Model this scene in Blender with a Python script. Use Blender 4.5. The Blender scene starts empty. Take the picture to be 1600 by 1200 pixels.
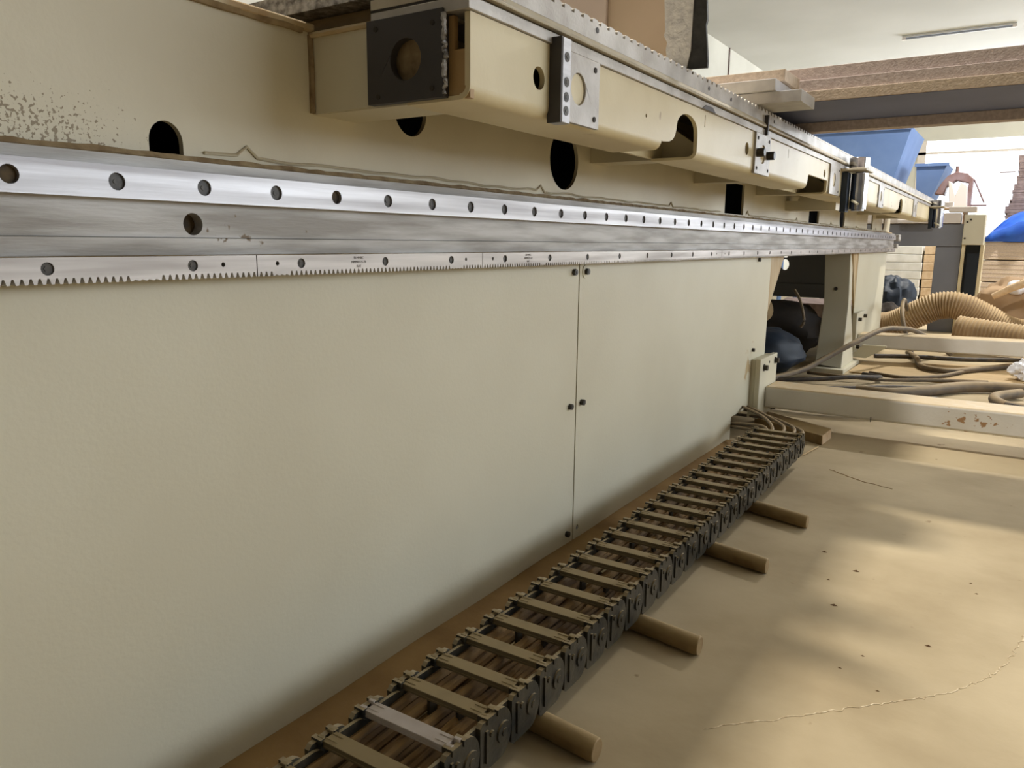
import bpy, math, random
from mathutils import Vector, Matrix, noise
random.seed(7)
S = bpy.context.scene
COL = S.collection

# ------------------------------------------------------------ camera
cam_d = bpy.data.cameras.new('camera')
cam = bpy.data.objects.new('camera', cam_d)
COL.objects.link(cam)
R = Matrix(((0.83635918, -0.10886943, 0.5372623), (0.54807378, 0.14660974, -0.82348085), (0.01088401, 0.98318515, 0.18228688)))
cam.matrix_world = Matrix.Translation((0.613, 0, 0.55)) @ R.to_4x4()
cam_d.sensor_width = 36; cam_d.lens = 27.045; cam_d.clip_start = 0.02; cam_d.clip_end = 200
S.camera = cam

# ------------------------------------------------------------ sky, lamps, exposure
w = bpy.data.worlds.new('daylight'); S.world = w; w.use_nodes = True
w.node_tree.nodes['Background'].inputs[0].default_value = (0.86, 0.92, 1.0, 1)
w.node_tree.nodes['Background'].inputs[1].default_value = 2.0

def area(name, loc, rot, sx, sy, power, col):
    l = bpy.data.lights.new(name, 'AREA'); l.shape = 'RECTANGLE'; l.size = sx; l.size_y = sy
    l.energy = power; l.color = col
    o = bpy.data.objects.new(name, l); COL.objects.link(o); o.location = loc; o.rotation_euler = rot
    return o
# daylight through the far window, plus an added side fill light
area('far_window_daylight', (2.5, 15.3, 1.5), (math.radians(-90), 0, 0), 7.0, 1.6, 300, (0.88, 0.94, 1.0))
area('side_fill_light', (6.3, 5.2, 1.9), (0, math.radians(90), 0), 1.7, 7.0, 50, (0.86, 0.94, 1.0))  # unseen source, added to brighten the panels from the right
LAMPS = [(-.44, 1.40, 2.88, 34), (.9, 6.0, 2.88, 52)]  # second lamp is added to brighten the far floor
for lx, ly, lz, le in LAMPS:
    a_ = area('ceiling_lamp_light', (lx, ly, lz), (0, 0, 0), .26, .12, le, (1.0, .95, .86))
S.view_settings.view_transform = 'Standard'; S.view_settings.look = 'None'
S.view_settings.gamma = 1; S.view_settings.use_curve_mapping = False
S.view_settings.exposure = 1.18
S.render.film_transparent = False
try:
    S.cycles.max_bounces = 8; S.cycles.diffuse_bounces = 5; S.cycles.glossy_bounces = 3
    S.cycles.use_denoising = True; S.cycles.caustics_reflective = False
    S.cycles.sample_clamp_indirect = 6
except Exception: pass

# ------------------------------------------------------------ materials
def lin(c):
    return tuple((x/255/12.92 if x/255 <= .04045 else ((x/255+.055)/1.055)**2.4) for x in c) + (1,)
def mat(name, c1, c2=None, rough=0.6, metal=0.0, scale=6, stretch=(1, 1, 1), bump=0.0, bscale=60, dust=None, dust_amt=0.0, spots=None, sthr=0.62, sscale=40, alpha=1, trans=0.0, spec=0.5, rvar=0.0, mask=None, contrast=(0.35, 0.65)):
    m = bpy.data.materials.new(name); m.use_nodes = True
    nt = m.node_tree; N = nt.nodes; L = nt.links
    b = N['Principled BSDF']
    geo = N.new('ShaderNodeNewGeometry')
    mp = N.new('ShaderNodeMapping'); mp.inputs['Scale'].default_value = stretch
    L.new(geo.outputs['Position'], mp.inputs[0])
    n = N.new('ShaderNodeTexNoise'); n.inputs['Scale'].default_value = scale; n.inputs['Detail'].default_value = 6
    L.new(mp.outputs[0], n.inputs['Vector'])
    ramp = N.new('ShaderNodeMapRange'); ramp.inputs[1].default_value = contrast[0]; ramp.inputs[2].default_value = contrast[1]
    L.new(n.outputs[0], ramp.inputs[0])
    mx = N.new('ShaderNodeMix'); mx.data_type = 'RGBA'
    mx.inputs[6].default_value = lin(c1); mx.inputs[7].default_value = lin(c2 or c1)
    L.new(ramp.outputs[0], mx.inputs[0])
    out = mx.outputs[2]
    if spots:
        n2 = N.new('ShaderNodeTexNoise'); n2.inputs['Scale'].default_value = sscale; n2.inputs['Detail'].default_value = 3
        L.new(geo.outputs['Position'], n2.inputs['Vector'])
        r2 = N.new('ShaderNodeMapRange'); r2.inputs[1].default_value = sthr; r2.inputs[2].default_value = sthr+.04
        L.new(n2.outputs[0], r2.inputs[0])
        fac = r2.outputs[0]
        if mask:   # (centre, radius): splashes gathered round one place
            d = N.new('ShaderNodeVectorMath'); d.operation = 'SUBTRACT'; d.inputs[1].default_value = mask[0]
            L.new(geo.outputs['Position'], d.inputs[0])
            sc = N.new('ShaderNodeVectorMath'); sc.operation = 'DIVIDE'; sc.inputs[1].default_value = mask[1]
            L.new(d.outputs[0], sc.inputs[0])
            ln = N.new('ShaderNodeVectorMath'); ln.operation = 'LENGTH'; L.new(sc.outputs[0], ln.inputs[0])
            r3 = N.new('ShaderNodeMapRange'); r3.inputs[1].default_value = 1.0; r3.inputs[2].default_value = 0.2
            r3.inputs[3].default_value = -0.25; r3.inputs[4].default_value = 0.06
            L.new(ln.outputs[1], r3.inputs[0])
            ad = N.new('ShaderNodeMath'); ad.operation = 'ADD'
            L.new(n2.outputs[0], ad.inputs[0]); L.new(r3.outputs[0], ad.inputs[1]); L.new(ad.outputs[0], r2.inputs[0])
        mx2 = N.new('ShaderNodeMix'); mx2.data_type = 'RGBA'
        L.new(fac, mx2.inputs[0]); L.new(out, mx2.inputs[6]); mx2.inputs[7].default_value = lin(spots)
        out = mx2.outputs[2]
    if dust:
        sx = N.new('ShaderNodeSeparateXYZ'); L.new(geo.outputs['Normal'], sx.inputs[0])
        r4 = N.new('ShaderNodeMapRange'); r4.inputs[1].default_value = 0.25; r4.inputs[2].default_value = 0.85; r4.inputs[4].default_value = dust_amt
        L.new(sx.outputs[2], r4.inputs[0])
        nd = N.new('ShaderNodeTexNoise'); nd.inputs['Scale'].default_value = 35; nd.inputs['Detail'].default_value = 4
        L.new(geo.outputs['Position'], nd.inputs['Vector'])
        r5 = N.new('ShaderNodeMapRange'); r5.inputs[1].default_value = .2; r5.inputs[2].default_value = .5; r5.inputs[3].default_value = 0.6
        L.new(nd.outputs[0], r5.inputs[0])
        mu = N.new('ShaderNodeMath'); mu.operation = 'MULTIPLY'; L.new(r4.outputs[0], mu.inputs[0]); L.new(r5.outputs[0], mu.inputs[1])
        mx3 = N.new('ShaderNodeMix'); mx3.data_type = 'RGBA'
        L.new(mu.outputs[0], mx3.inputs[0]); L.new(out, mx3.inputs[6]); mx3.inputs[7].default_value = lin(dust)
        out = mx3.outputs[2]
        if metal:
            mm = N.new('ShaderNodeMapRange'); mm.inputs[3].default_value = metal; mm.inputs[4].default_value = 0
            L.new(mu.outputs[0], mm.inputs[0]); L.new(mm.outputs[0], b.inputs['Metallic'])
    L.new(out, b.inputs['Base Color'])
    b.inputs['Roughness'].default_value = rough
    if rvar:
        rr = N.new('ShaderNodeMapRange'); rr.inputs[3].default_value = rough-rvar; rr.inputs[4].default_value = rough+rvar
        L.new(ramp.outputs[0], rr.inputs[0]); L.new(rr.outputs[0], b.inputs['Roughness'])
    if not (dust and metal): b.inputs['Metallic'].default_value = metal
    b.inputs['Specular IOR Level'].default_value = spec
    if alpha < 1: b.inputs['Alpha'].default_value = alpha
    if trans: b.inputs['Transmission Weight'].default_value = trans
    if bump:
        nb = N.new('ShaderNodeTexNoise'); nb.inputs['Scale'].default_value = bscale; nb.inputs['Detail'].default_value = 4
        L.new(mp.outputs[0], nb.inputs['Vector'])
        bp = N.new('ShaderNodeBump'); bp.inputs['Strength'].default_value = bump; bp.inputs['Distance'].default_value = 0.004
        L.new(nb.outputs[0], bp.inputs['Height']); L.new(bp.outputs[0], b.inputs['Normal'])
    return m

DUST = (152, 128, 92)
M = {}
M['cream'] = mat('cream_paint', (214, 209, 188), (206, 200, 178), rough=.5, scale=3, bump=.06, bscale=220, spots=(130, 104, 70), sthr=.79, sscale=75)
M['cream_stained'] = mat('cream_paint_stained', (214, 209, 188), (206, 200, 178), rough=.5, scale=3, bump=.06, bscale=220, spots=(186, 164, 124), sthr=.60, sscale=22, mask=((-.03, 2.28, .19), (.2, .16, .17)))
M['cream_frame'] = mat('cream_paint_splashed', (214, 207, 184), (200, 191, 166), rough=.5, scale=4, bump=.06, bscale=200, spots=(140, 124, 96), sthr=.585, sscale=300, mask=((-.03, .30, .632), (.2, .19, .06)), dust=DUST, dust_amt=.9)
M['cream_beam'] = mat('cream_paint_beam', (224, 212, 178), (206, 190, 150), rough=.45, scale=5, bump=.05, bscale=200, spots=(150, 122, 84), sthr=.72, sscale=18, dust=DUST, dust_amt=.9)
M['cream_rust'] = mat('stained_cream', (206, 192, 158), (170, 138, 92), rough=.55, scale=7, stretch=(1, 3, .5), bump=.05)
M['white_beam'] = mat('dusty_white_beam', (232, 230, 226), (216, 212, 204), rough=.5, scale=5, bump=.1, bscale=120, spots=(168, 132, 96), sthr=.60, sscale=60, mask=((.55, 2.35, .088), (.19, .1, .06)), dust=(206, 184, 146), dust_amt=1)
M['steel'] = mat('bright_steel', (196, 195, 198), (160, 158, 161), rough=.42, metal=.6, scale=5, stretch=(1, .5, 14), bump=.03, bscale=90, rvar=.07)
M['grey_steel'] = mat('dull_steel', (192, 190, 188), (146, 141, 135), rough=.5, metal=.1, scale=5, stretch=(1, .9, 9), bump=.1, bscale=50, spots=(116, 98, 76), sthr=.62, sscale=60, mask=((-.01, .48, .553), (.2, .12, .028)), contrast=(.4, .6))
M['rack_steel'] = mat('rack_steel', (190, 184, 180), (156, 150, 146), rough=.42, metal=.5, scale=6, stretch=(1, .6, 12), rvar=.08)
M['alu'] = mat('dusty_aluminium', (190, 186, 182), (158, 152, 146), rough=.5, metal=.4, scale=18, bump=.15, bscale=260, dust=(214, 200, 172), dust_amt=.8)
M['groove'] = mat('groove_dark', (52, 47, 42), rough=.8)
M['alu_light'] = mat('dusty_edge_strip', (196, 188, 172), (172, 162, 142), rough=.55, metal=.15, scale=20, dust=(220, 206, 176), dust_amt=.8)
M['cast'] = mat('granular_aluminium', (200, 198, 198), (120, 116, 114), rough=.45, metal=.5, scale=140, bump=.5, bscale=200)
M['black'] = mat('black_screw', (46, 44, 42), (70, 64, 56), rough=.45, metal=.3, scale=160)
M['cap'] = mat('black_plastic_cap', (58, 57, 58), (84, 80, 76), rough=.5, scale=180)
M['open_hole'] = mat('brown_open_hole', (88, 70, 40), (50, 40, 26), rough=.7, scale=120)
M['interior_shade'] = mat('painted_interior_shade', (40, 42, 54), rough=.9)  # near-black colour carries the shade inside the box beam
M['plate_dark'] = mat('dark_grey_plate', (62, 59, 60), (72, 68, 68), rough=.55, scale=9, metal=.3)
M['caulk'] = mat('dusty_weld', (160, 140, 106), (122, 100, 70), rough=.8, scale=60, bump=.3)
M['floor'] = mat('dusty_concrete', (200, 182, 148), (168, 149, 115), rough=.75, scale=3.2, bump=.2, bscale=30, spots=(150, 128, 96), sthr=.71, sscale=22)
M['floor_edge'] = mat('brown_dust', (150, 120, 74), (132, 102, 60), rough=.9, scale=12, bump=.2)
M['crack'] = mat('pale_crack_edge', (232, 218, 188), (176, 152, 116), rough=.9, scale=120)
M['chip'] = mat('dark_chip', (110, 82, 54), rough=.9)
M['chain'] = mat('dusty_black_plastic', (36, 37, 35), (66, 61, 50), rough=.36, scale=45, bump=.15, bscale=120, dust=(160, 142, 108), dust_amt=.95)
M['chain_bar'] = mat('dusty_crossbar', (120, 106, 78), (104, 90, 64), rough=.6, scale=30, dust=(146, 128, 92), dust_amt=1)
M['clean_bar'] = mat('clean_grey_crossbar', (200, 190, 184), (184, 172, 164), rough=.5, scale=30)
M['cable_dust'] = mat('dusty_cable', (150, 118, 72), (90, 68, 42), rough=.85, scale=40, stretch=(1, .3, 1), bump=.5, bscale=90)
M['cable_black'] = mat('black_cable', (48, 44, 44), (80, 68, 54), rough=.6, scale=40)
M['cable'] = mat('dusty_floor_cable', (84, 76, 68), (116, 102, 84), rough=.7, scale=16, dust=(172, 150, 116), dust_amt=.8)
M['rod'] = mat('dusty_tube', (150, 126, 86), (120, 96, 60), rough=.7, scale=22, bump=.2, dust=(172, 148, 104), dust_amt=.7)
M['mdf'] = mat('fibre_board', (206, 192, 186), (184, 168, 162), rough=.8, scale=130, bump=.25, bscale=320)
M['mdf_tan'] = mat('tan_fibre_board', (216, 198, 178), (198, 180, 160), rough=.8, scale=130, bump=.25, bscale=320)
M['mdf_white'] = mat('white_laminate', (212, 212, 214), (196, 196, 200), rough=.45, scale=40)
M['foil'] = mat('crinkled_white_foil', (236, 236, 240), (214, 214, 222), rough=.42, metal=.05, scale=60, bump=1.0, bscale=90)
M['torn_black'] = mat('torn_black_film', (44, 44, 46), (70, 70, 72), rough=.6, scale=40, bump=.6)
M['carton'] = mat('brown_carton', (206, 188, 170), (196, 178, 158), rough=.85, scale=8)
M['pink'] = mat('pale_pink_sheet', (214, 200, 196), (204, 190, 186), rough=.8, scale=8)
M['chrome'] = mat('chrome', (222, 222, 226), (180, 180, 186), rough=.14, metal=1, scale=30)
M['navy'] = mat('navy_rubber', (34, 46, 62), rough=.6)
M['blue_bin'] = mat('blue_painted_steel', (102, 128, 176), (114, 140, 186), rough=.9, spec=.15, scale=4, spots=(150, 165, 190), sthr=.7, sscale=8)
M['tarp'] = mat('blue_tarp', (34, 84, 190), (48, 104, 210), rough=.45, scale=10, bump=.3, bscale=20)
M['white_board'] = mat('white_board_faces', (236, 236, 232), (218, 218, 212), rough=.8, scale=14)
M['cream_board'] = mat('cream_board_ends', (224, 200, 168), (206, 176, 138), rough=.8, scale=30)
M['grey_stack'] = mat('grey_brown_sheet', (140, 124, 120), (116, 100, 96), rough=.85, scale=30)
M['wall'] = mat('hall_plaster', (216, 214, 204), (202, 200, 190), rough=.9, scale=1.2, bump=.05)
M['wall_dark'] = mat('dim_back_wall', (136, 133, 128), (120, 118, 114), rough=.9)
M['grey_paint'] = mat('grey_paint', (128, 131, 140), (116, 118, 126), rough=.6, scale=3)
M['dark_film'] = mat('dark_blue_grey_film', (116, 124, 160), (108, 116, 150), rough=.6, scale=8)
M['ceiling'] = mat('ceiling_paint', (196, 196, 193), (186, 186, 182), rough=.9, scale=.8)
M['frame_white'] = mat('window_frame_paint', (222, 214, 208), rough=.6)
M['column'] = mat('blue_column_paint', (96, 122, 168), rough=.6)
M['hose'] = mat('dusty_duct', (176, 150, 116), (148, 122, 90), rough=.7, scale=9, dust=(206, 182, 142), dust_amt=.9)
M['plastic'] = mat('white_plastic_bag', (240, 241, 248), (222, 224, 236), rough=.3, scale=20, bump=.6, bscale=40)
M['sheet'] = mat('dusty_cover_sheet', (178, 150, 118), (150, 124, 96), rough=.8, scale=6, bump=.5, bscale=14)
M['wood'] = mat('pale_wood', (204, 178, 134), (186, 158, 114), rough=.7, scale=9, stretch=(1, 6, 6))
M['sack'] = mat('dark_sack', (74, 66, 58), (56, 52, 52), rough=.8, scale=8, bump=.3)
M['rust_hood'] = mat('brown_canopy', (122, 92, 86), (140, 120, 124), rough=.7, scale=12)
M['glass'] = mat('grey_lamp', (150, 156, 170), rough=.3)
M['engrave'] = mat('etched_marking', (110, 104, 98), rough=.7)

# ------------------------------------------------------------ mesh helpers
class MB:
    def __init__(s): s.v = []; s.f = []
    def add(s, vs, fs):
        o = len(s.v); s.v += [tuple(v) for v in vs]; s.f += [tuple(i+o for i in f) for f in fs]; return s
    def box(s, x0, x1, y0, y1, z0, z1):
        return s.hexa([(x0,y0,z0),(x1,y0,z0),(x1,y1,z0),(x0,y1,z0),(x0,y0,z1),(x1,y0,z1),(x1,y1,z1),(x0,y1,z1)])
    def hexa(s, p):
        return s.add(p, [(0,3,2,1),(4,5,6,7),(0,1,5,4),(1,2,6,5),(2,3,7,6),(3,0,4,7)])
    def tube(s, pts, r, n=10, cap=True, squash=1.0):
        pts = [Vector(p) for p in pts]; rs = r if isinstance(r, (list, tuple)) else [r]*len(pts)
        up = Vector((0, 0, 1)); rings = []
        for i, p in enumerate(pts):
            t = (pts[min(i+1, len(pts)-1)] - pts[max(i-1, 0)]).normalized()
            a = up if abs(t.z) < .95 else Vector((0, 1, 0))
            u = t.cross(a).normalized(); v = u.cross(t).normalized()
            rings.append([p + u*math.cos(2*math.pi*k/n)*rs[i] + v*math.sin(2*math.pi*k/n)*rs[i]*squash for k in range(n)])
        vs = [q for rg in rings for q in rg]; fs = []
        for i in range(len(pts)-1):
            for k in range(n):
                a = i*n+k; b = i*n+(k+1) % n
                fs.append((a, a+n, b+n, b))
        if cap:
            fs.append(tuple(range(n))); fs.append(tuple(reversed(range((len(pts)-1)*n, len(pts)*n))))
        return s.add(vs, fs)
    def prism(s, poly, axis, a, b):
        # poly: list of 2-d points; axis 'x': (y,z), 'y': (x,z), 'z': (x,y)
        def P(u, v, w): return {'x': (w, u, v), 'y': (u, w, v), 'z': (u, v, w)}[axis]
        n = len(poly); vs = [P(u, v, a) for u, v in poly] + [P(u, v, b) for u, v in poly]
        fs = [tuple(range(n)), tuple(reversed(range(n, 2*n)))] + [(i, i+n, (i+1) % n+n, (i+1) % n) for i in range(n)]
        return s.add(vs, fs)
    def build(s, name, m, parent=None, bevel=0, smooth=True, seg=2, kind=None, label=None):
        me = bpy.data.meshes.new(name)
        me.from_pydata(s.v, [], s.f)
        return finish(name, me, m, parent, bevel, smooth, seg, kind, label)

def world_of(o):
    p = Vector((0, 0, 0))
    while o: p += o.location; o = o.parent
    return p
def finish(name, me, m, parent=None, bevel=0, smooth=True, seg=2, kind=None, label=None):
    import bmesh
    bm = bmesh.new(); bm.from_mesh(me)
    bmesh.ops.recalc_face_normals(bm, faces=bm.faces)
    bm.to_mesh(me); bm.free()
    me.materials.clear(); me.materials.append(M[m] if isinstance(m, str) else m)
    if parent is not None: me.transform(Matrix.Translation(-world_of(parent)))
    if smooth:
        me.polygons.foreach_set('use_smooth', [True]*len(me.polygons))
        me.set_sharp_from_angle(angle=math.radians(38))
    o = bpy.data.objects.new(name, me); COL.objects.link(o)
    if parent is not None: o.parent = parent
    if bevel:
        b = o.modifiers.new('bevel', 'BEVEL'); b.width = bevel; b.segments = seg; b.limit_method = 'ANGLE'; b.angle_limit = math.radians(40)
    if kind: o['kind'] = kind
    if label: o['label'] = label
    return o
def circ(cx, cy, rx, ry=None, n=20):
    ry = ry or rx
    return [(cx+rx*math.cos(2*math.pi*k/n), cy+ry*math.sin(2*math.pi*k/n)) for k in range(n)]
def rect(a, b, c, d): return [(a, c), (b, c), (b, d), (a, d)]
def plate(name, outline, holes, axis, face, thick, m, parent=None, bevel=0, label=None, kind=None):
    """flat plate with real holes; axis 'x': outline in (y,z), outer face at x=face; axis 'y': (x,z), outer face at y=face"""
    cu = bpy.data.curves.new('outline', 'CURVE'); cu.dimensions = '2D'; cu.fill_mode = 'BOTH'; cu.extrude = thick/2
    for pts in [outline] + list(holes):
        sp = cu.splines.new('POLY'); sp.points.add(len(pts)-1)
        for i, (u, v) in enumerate(pts): sp.points[i].co = (u, v, 0, 1)
        sp.use_cyclic_u = True
    tmp = bpy.data.objects.new('outline', cu); COL.objects.link(tmp)
    dg = bpy.context.evaluated_depsgraph_get()
    me = bpy.data.meshes.new_from_object(tmp.evaluated_get(dg))
    bpy.data.objects.remove(tmp); bpy.data.curves.remove(cu)
    me.name = name
    if axis == 'x': T = Matrix(((0, 0, 1, face-thick/2), (1, 0, 0, 0), (0, 1, 0, 0), (0, 0, 0, 1)))
    elif axis == 'y': T = Matrix(((1, 0, 0, 0), (0, 0, -1, face+thick/2), (0, 1, 0, 0), (0, 0, 0, 1)))
    me.transform(T)
    import bmesh
    bm = bmesh.new(); bm.from_mesh(me); bmesh.ops.remove_doubles(bm, verts=bm.verts, dist=1e-5); bm.to_mesh(me); bm.free()
    return finish(name, me, m, parent, bevel, True, 2, kind, label)
def thing(name, label, cat, loc, group=None):
    o = bpy.data.objects.new(name, None); COL.objects.link(o); o.location = loc; o.empty_display_size = .05
    o['label'] = label; o['category'] = cat
    if group: o['group'] = group
    return o
def tag(o, label, cat, group=None, kind=None):
    o['label'] = label; o['category'] = cat
    if group: o['group'] = group
    if kind: o['kind'] = kind
    return o
def struct(o): o['kind'] = 'structure'; return o
def spline(pts, n=8):
    P = [Vector(p) for p in pts]; P = [P[0]*2-P[1]] + P + [P[-1]*2-P[-2]]; out = []
    for i in range(1, len(P)-2):
        for k in range(n):
            t = k/n; a, b, c, d = P[i-1:i+3]
            out.append(.5*((2*b)+(c-a)*t+(2*a-5*b+4*c-d)*t*t+(3*b-a-3*c+d)*t**3))
    out.append(P[-2]); return out
def bolt(x, y, z, r, h, parent, m='black', name='bolt', axis='x', label=None):
    mb = MB()
    if axis == 'x':
        mb.tube([(x-.002, y, z), (x+h, y, z)], r, 12)
        mb.tube([(x+h-.0005, y, z), (x+h+.0006, y, z)], r*.55, 6)
        if r > .006: mb.tube([(x-.002, y, z), (x+.0015, y, z)], r*1.3, 16)
    else:
        mb.tube([(x, y+.002, z), (x, y-h, z)], r, 12)
        mb.tube([(x, y-h+.0005, z), (x, y-h-.0006, z)], r*.55, 6)
    return mb.build(name, m, parent, label=label)

# ------------------------------------------------------------ setting
X0, X1, Y0, Y1, ZC = -2.8, 6.0, -4.0, 15.0, 3.0
fl = struct(MB().box(X0-.2, X1+.2, Y0-.2, Y1+.2, -.2, 0).build('floor', 'floor', smooth=False))
def flat_strip(path, wd, z, name, m, parent):
    mb = MB(); vs = []
    for i, (x, y) in enumerate(path):
        a = Vector(path[max(i-1, 0)]); b = Vector(path[min(i+1, len(path)-1)]); t = (b-a).normalized()
        k = wd*(.4+1.2*random.random()); vs += [(x-t.y*k, y+t.x*k, z), (x+t.y*k, y-t.x*k, z)]
    fs = [(2*i, 2*i+1, 2*i+3, 2*i+2) for i in range(len(path)-1)]
    n = len(vs); vs += [(v[0], v[1], -.002) for v in vs]
    fs += [(2*i, 2*i+2, 2*i+2+n, 2*i+n) for i in range(len(path)-1)] + [(2*i+1, 2*i+1+n, 2*i+3+n, 2*i+3) for i in range(len(path)-1)]
    return mb.add(vs, fs).build(name, m, parent, smooth=False)
ck = [(p.x+random.uniform(-.0025, .0025), p.y+random.uniform(-.0025, .0025)) for p in spline([(.365, .794, 0), (.445, .875, 0), (.499, .933, 0), (.543, .977, 0), (.593, 1.035, 0), (.626, 1.088, 0), (.652, 1.152, 0), (.666, 1.221, 0), (.69, 1.33, 0)], 14)]
flat_strip(ck, .00065, .0006, 'crack', 'crack', fl)
ck = [(p.x+random.uniform(-.003, .003), p.y+random.uniform(-.003, .003)) for p in spline([(.27, 1.98, 0), (.34, 1.93, 0), (.42, 1.90, 0)], 10)]
flat_strip(ck, .001, .0008, 'crack', 'floor_edge', fl)
for x, y, s in [(.433, 1.362, .006), (.427, 1.206, .006), (.562, 1.15, .005), (.37, 1.42, .005), (.47, 1.02, .003), (.52, .99, .003), (.40, 1.30, .003), (.60, 1.42, .003), (.61, 1.38, .003), (.49, 1.07, .003)]:
    MB().add([(x-s, y, 0), (x, y-s*.4, 0), (x+s*.9, y+s*.1, 0), (x+s*.1, y+s*.5, 0), (x, y, s*.5)], [(0, 1, 4), (1, 2, 4), (2, 3, 4), (3, 0, 4), (3, 2, 1, 0)]).build('debris_chip', 'chip', fl)
# dusty floor strip along the machine foot, shade put into its brown
mb = MB(); ys = [-.5+.05*i for i in range(53)]; vs = []
for y in ys:
    k = noise.noise(Vector((y*6, 1, 2)))
    vs += [(-.031, y, .006+.002*k), (.012+.006*k, y, .003), (.04+.006*k, y, .0003)]
fs = [(3*i+j, 3*i+j+1, 3*i+j+4, 3*i+j+3) for i in range(52) for j in range(2)]
mb.add(vs, fs); d = mb.build('shaded_dust_strip', 'floor_edge'); tag(d, 'sawdust-covered floor strip along the foot of the cream panels, shade put into its brown', 'sawdust', kind='stuff')

# closed ceiling with two box lamps, the far one added as fill
def slab_with_hole(name, axis, o, hole, face, th, m):
    return struct(plate(name, o, hole, axis, face, th, m))
struct(MB().box(X0-.2, X1+.2, Y0-.2, Y1+.2, ZC, ZC+.15).build('ceiling', 'ceiling', smooth=False))
for (lx, ly, lz, le), lb_ in zip(LAMPS, ('square lit ceiling lamp above the near end of the machine bed', 'added square fill lamp above the floor behind the machine')):
    t = thing('ceiling_lamp', lb_, 'lamp', (lx, ly, ZC))
    MB().box(lx-.17, lx+.17, ly-.10, ly+.10, lz+.015, ZC).build('housing', 'frame_white', t, bevel=.004)
    MB().box(lx-.15, lx+.15, ly-.08, ly-.075, lz-.01, lz+.016).box(lx-.15, lx+.15, ly+.075, ly+.08, lz-.01, lz+.016).box(lx-.155, lx-.15, ly-.08, ly+.08, lz-.01, lz+.016).box(lx+.15, lx+.155, ly-.08, ly+.08, lz-.01, lz+.016).build('shade', 'frame_white', t)
struct(MB().box(X0-.2, X0, Y0-.2, Y1+.2, 0, ZC).build('wall_left', 'wall', smooth=False))
struct(MB().box(X0, X1, Y0-.2, Y0, 0, ZC).build('wall_back', 'wall_dark', smooth=False))
wf = [(-1.05, 6.0, .75, 2.27)]
struct(MB().box(X0, -1.05, Y1, Y1+.2, 0, ZC).box(-1.05, X1, Y1, Y1+.2, 0, .7).box(-1.05, X1, Y1, Y1+.2, 2.27, ZC).build('wall_far', 'wall', smooth=False))
struct(MB().box(X1, X1+.2, Y0, 1.7, 0, ZC).box(X1, X1+.2, 8.7, Y1, 0, ZC).box(X1, X1+.2, 1.7, 8.7, 0, 1.05).box(X1, X1+.2, 1.7, 8.7, 2.75, ZC).build('wall_right', 'wall', smooth=False))  # opening in this wall is added for the side fill light
wfm = bpy.data.objects.new('window_1', None); COL.objects.link(wfm); wfm.location = (2.4, Y1, 1.5); struct(wfm)
MB().box(-1.05, 6, Y1-.02, Y1+.06, 2.05, 2.09).build('transom', 'frame_white', wfm)
MB().box(-1.05, -.93, Y1-.02, Y1+.06, .7, 2.27).build('jamb', 'frame_white', wfm)
for x in (1.4, 3.7): MB().box(x-.03, x+.03, Y1-.02, Y1+.06, .7, 2.27).build('mullion', 'frame_white', wfm)
MB().box(-1.05, 6, Y1-.1, Y1+.02, .66, .72).build('sill', 'frame_white', wfm)
wr = bpy.data.objects.new('fill_opening', None); COL.objects.link(wr); wr.location = (X1, 5.2, 1.9); struct(wr)  # unseen window, added around the side fill light
for y in (1.73, 3.45, 5.2, 6.95, 8.67): MB().box(X1-.02, X1+.06, y-.03, y+.03, 1.05, 2.75).build('mullion', 'frame_white', wr)
struct(MB().box(-2.08, -1.86, Y1-.2, Y1, 0, ZC).build('trim_2', 'column', smooth=False))
struct(MB().box(X0, X0+.015, 10.2, 10.215, 0, ZC).build('trim_3', 'grey_stack', smooth=False))
lamp = thing('ceiling_lamp', 'thin unlit tube lamp on the pale ceiling at upper right', 'lamp', (-.3, 10.7, 3.0))
MB().box(-.87, .28, 10.66, 10.74, 2.985, 3.0).build('housing', 'ceiling', lamp, bevel=.004)
MB().tube([(-.83, 10.7, 2.97), (.24, 10.7, 2.97)], .012, 10).build('tube', 'glass', lamp)
for x in (-.85, .26): MB().box(x-.02, x+.02, 10.68, 10.72, 2.955, 2.99).build('lamp_holder', 'frame_white', lamp)

# ------------------------------------------------------------ the machine frame
MC = thing('router_machine', 'long cream steel router machine frame with side panels and steel guide rail', 'machine', (-.55, 2.4, 0))
YE = 4.95; YB = -.45
# lower side panels
N_Z = .535
pan = plate('side_panel', [(YB, 0.002), (1.1945, .002), (1.1945, N_Z), (YB, N_Z)], [], 'x', -.03, .003, 'cream', MC)
for y, z in [(1.176, .499), (1.173, .263), (1.173, .025)]: bolt(-.03, y, z, .0055, .006, pan)
p2 = plate('side_panel', [(1.1985, .002), (2.125, .002), (2.125, .067), (2.43, .067), (2.43, N_Z), (1.1985, N_Z)], [circ(1.214, .025, .005, n=12)], 'x', -.03, .003, 'cream_stained', MC)
for y, z in [(1.219, .499), (1.216, .264), (2.294, .505), (2.292, .24)]: bolt(-.03, y, z, .0055, .007, p2)
bolt(-.0325, 1.214, .025, .0035, .002, p2, 'steel')
MB().tube([(-.0305, 1.219, .499), (-.0285, 1.219, .499)], .012, 18).build('washer', 'cream', p2)
p3 = plate('side_panel', [(3.95, .045), (4.84, .045), (4.84, N_Z), (3.95, N_Z)], [], 'x', -.03, .003, 'cream', MC)
for y, z in [(4.05, .22), (4.10, .2)]: bolt(-.03, y, z, .006, .006, p3)
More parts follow.
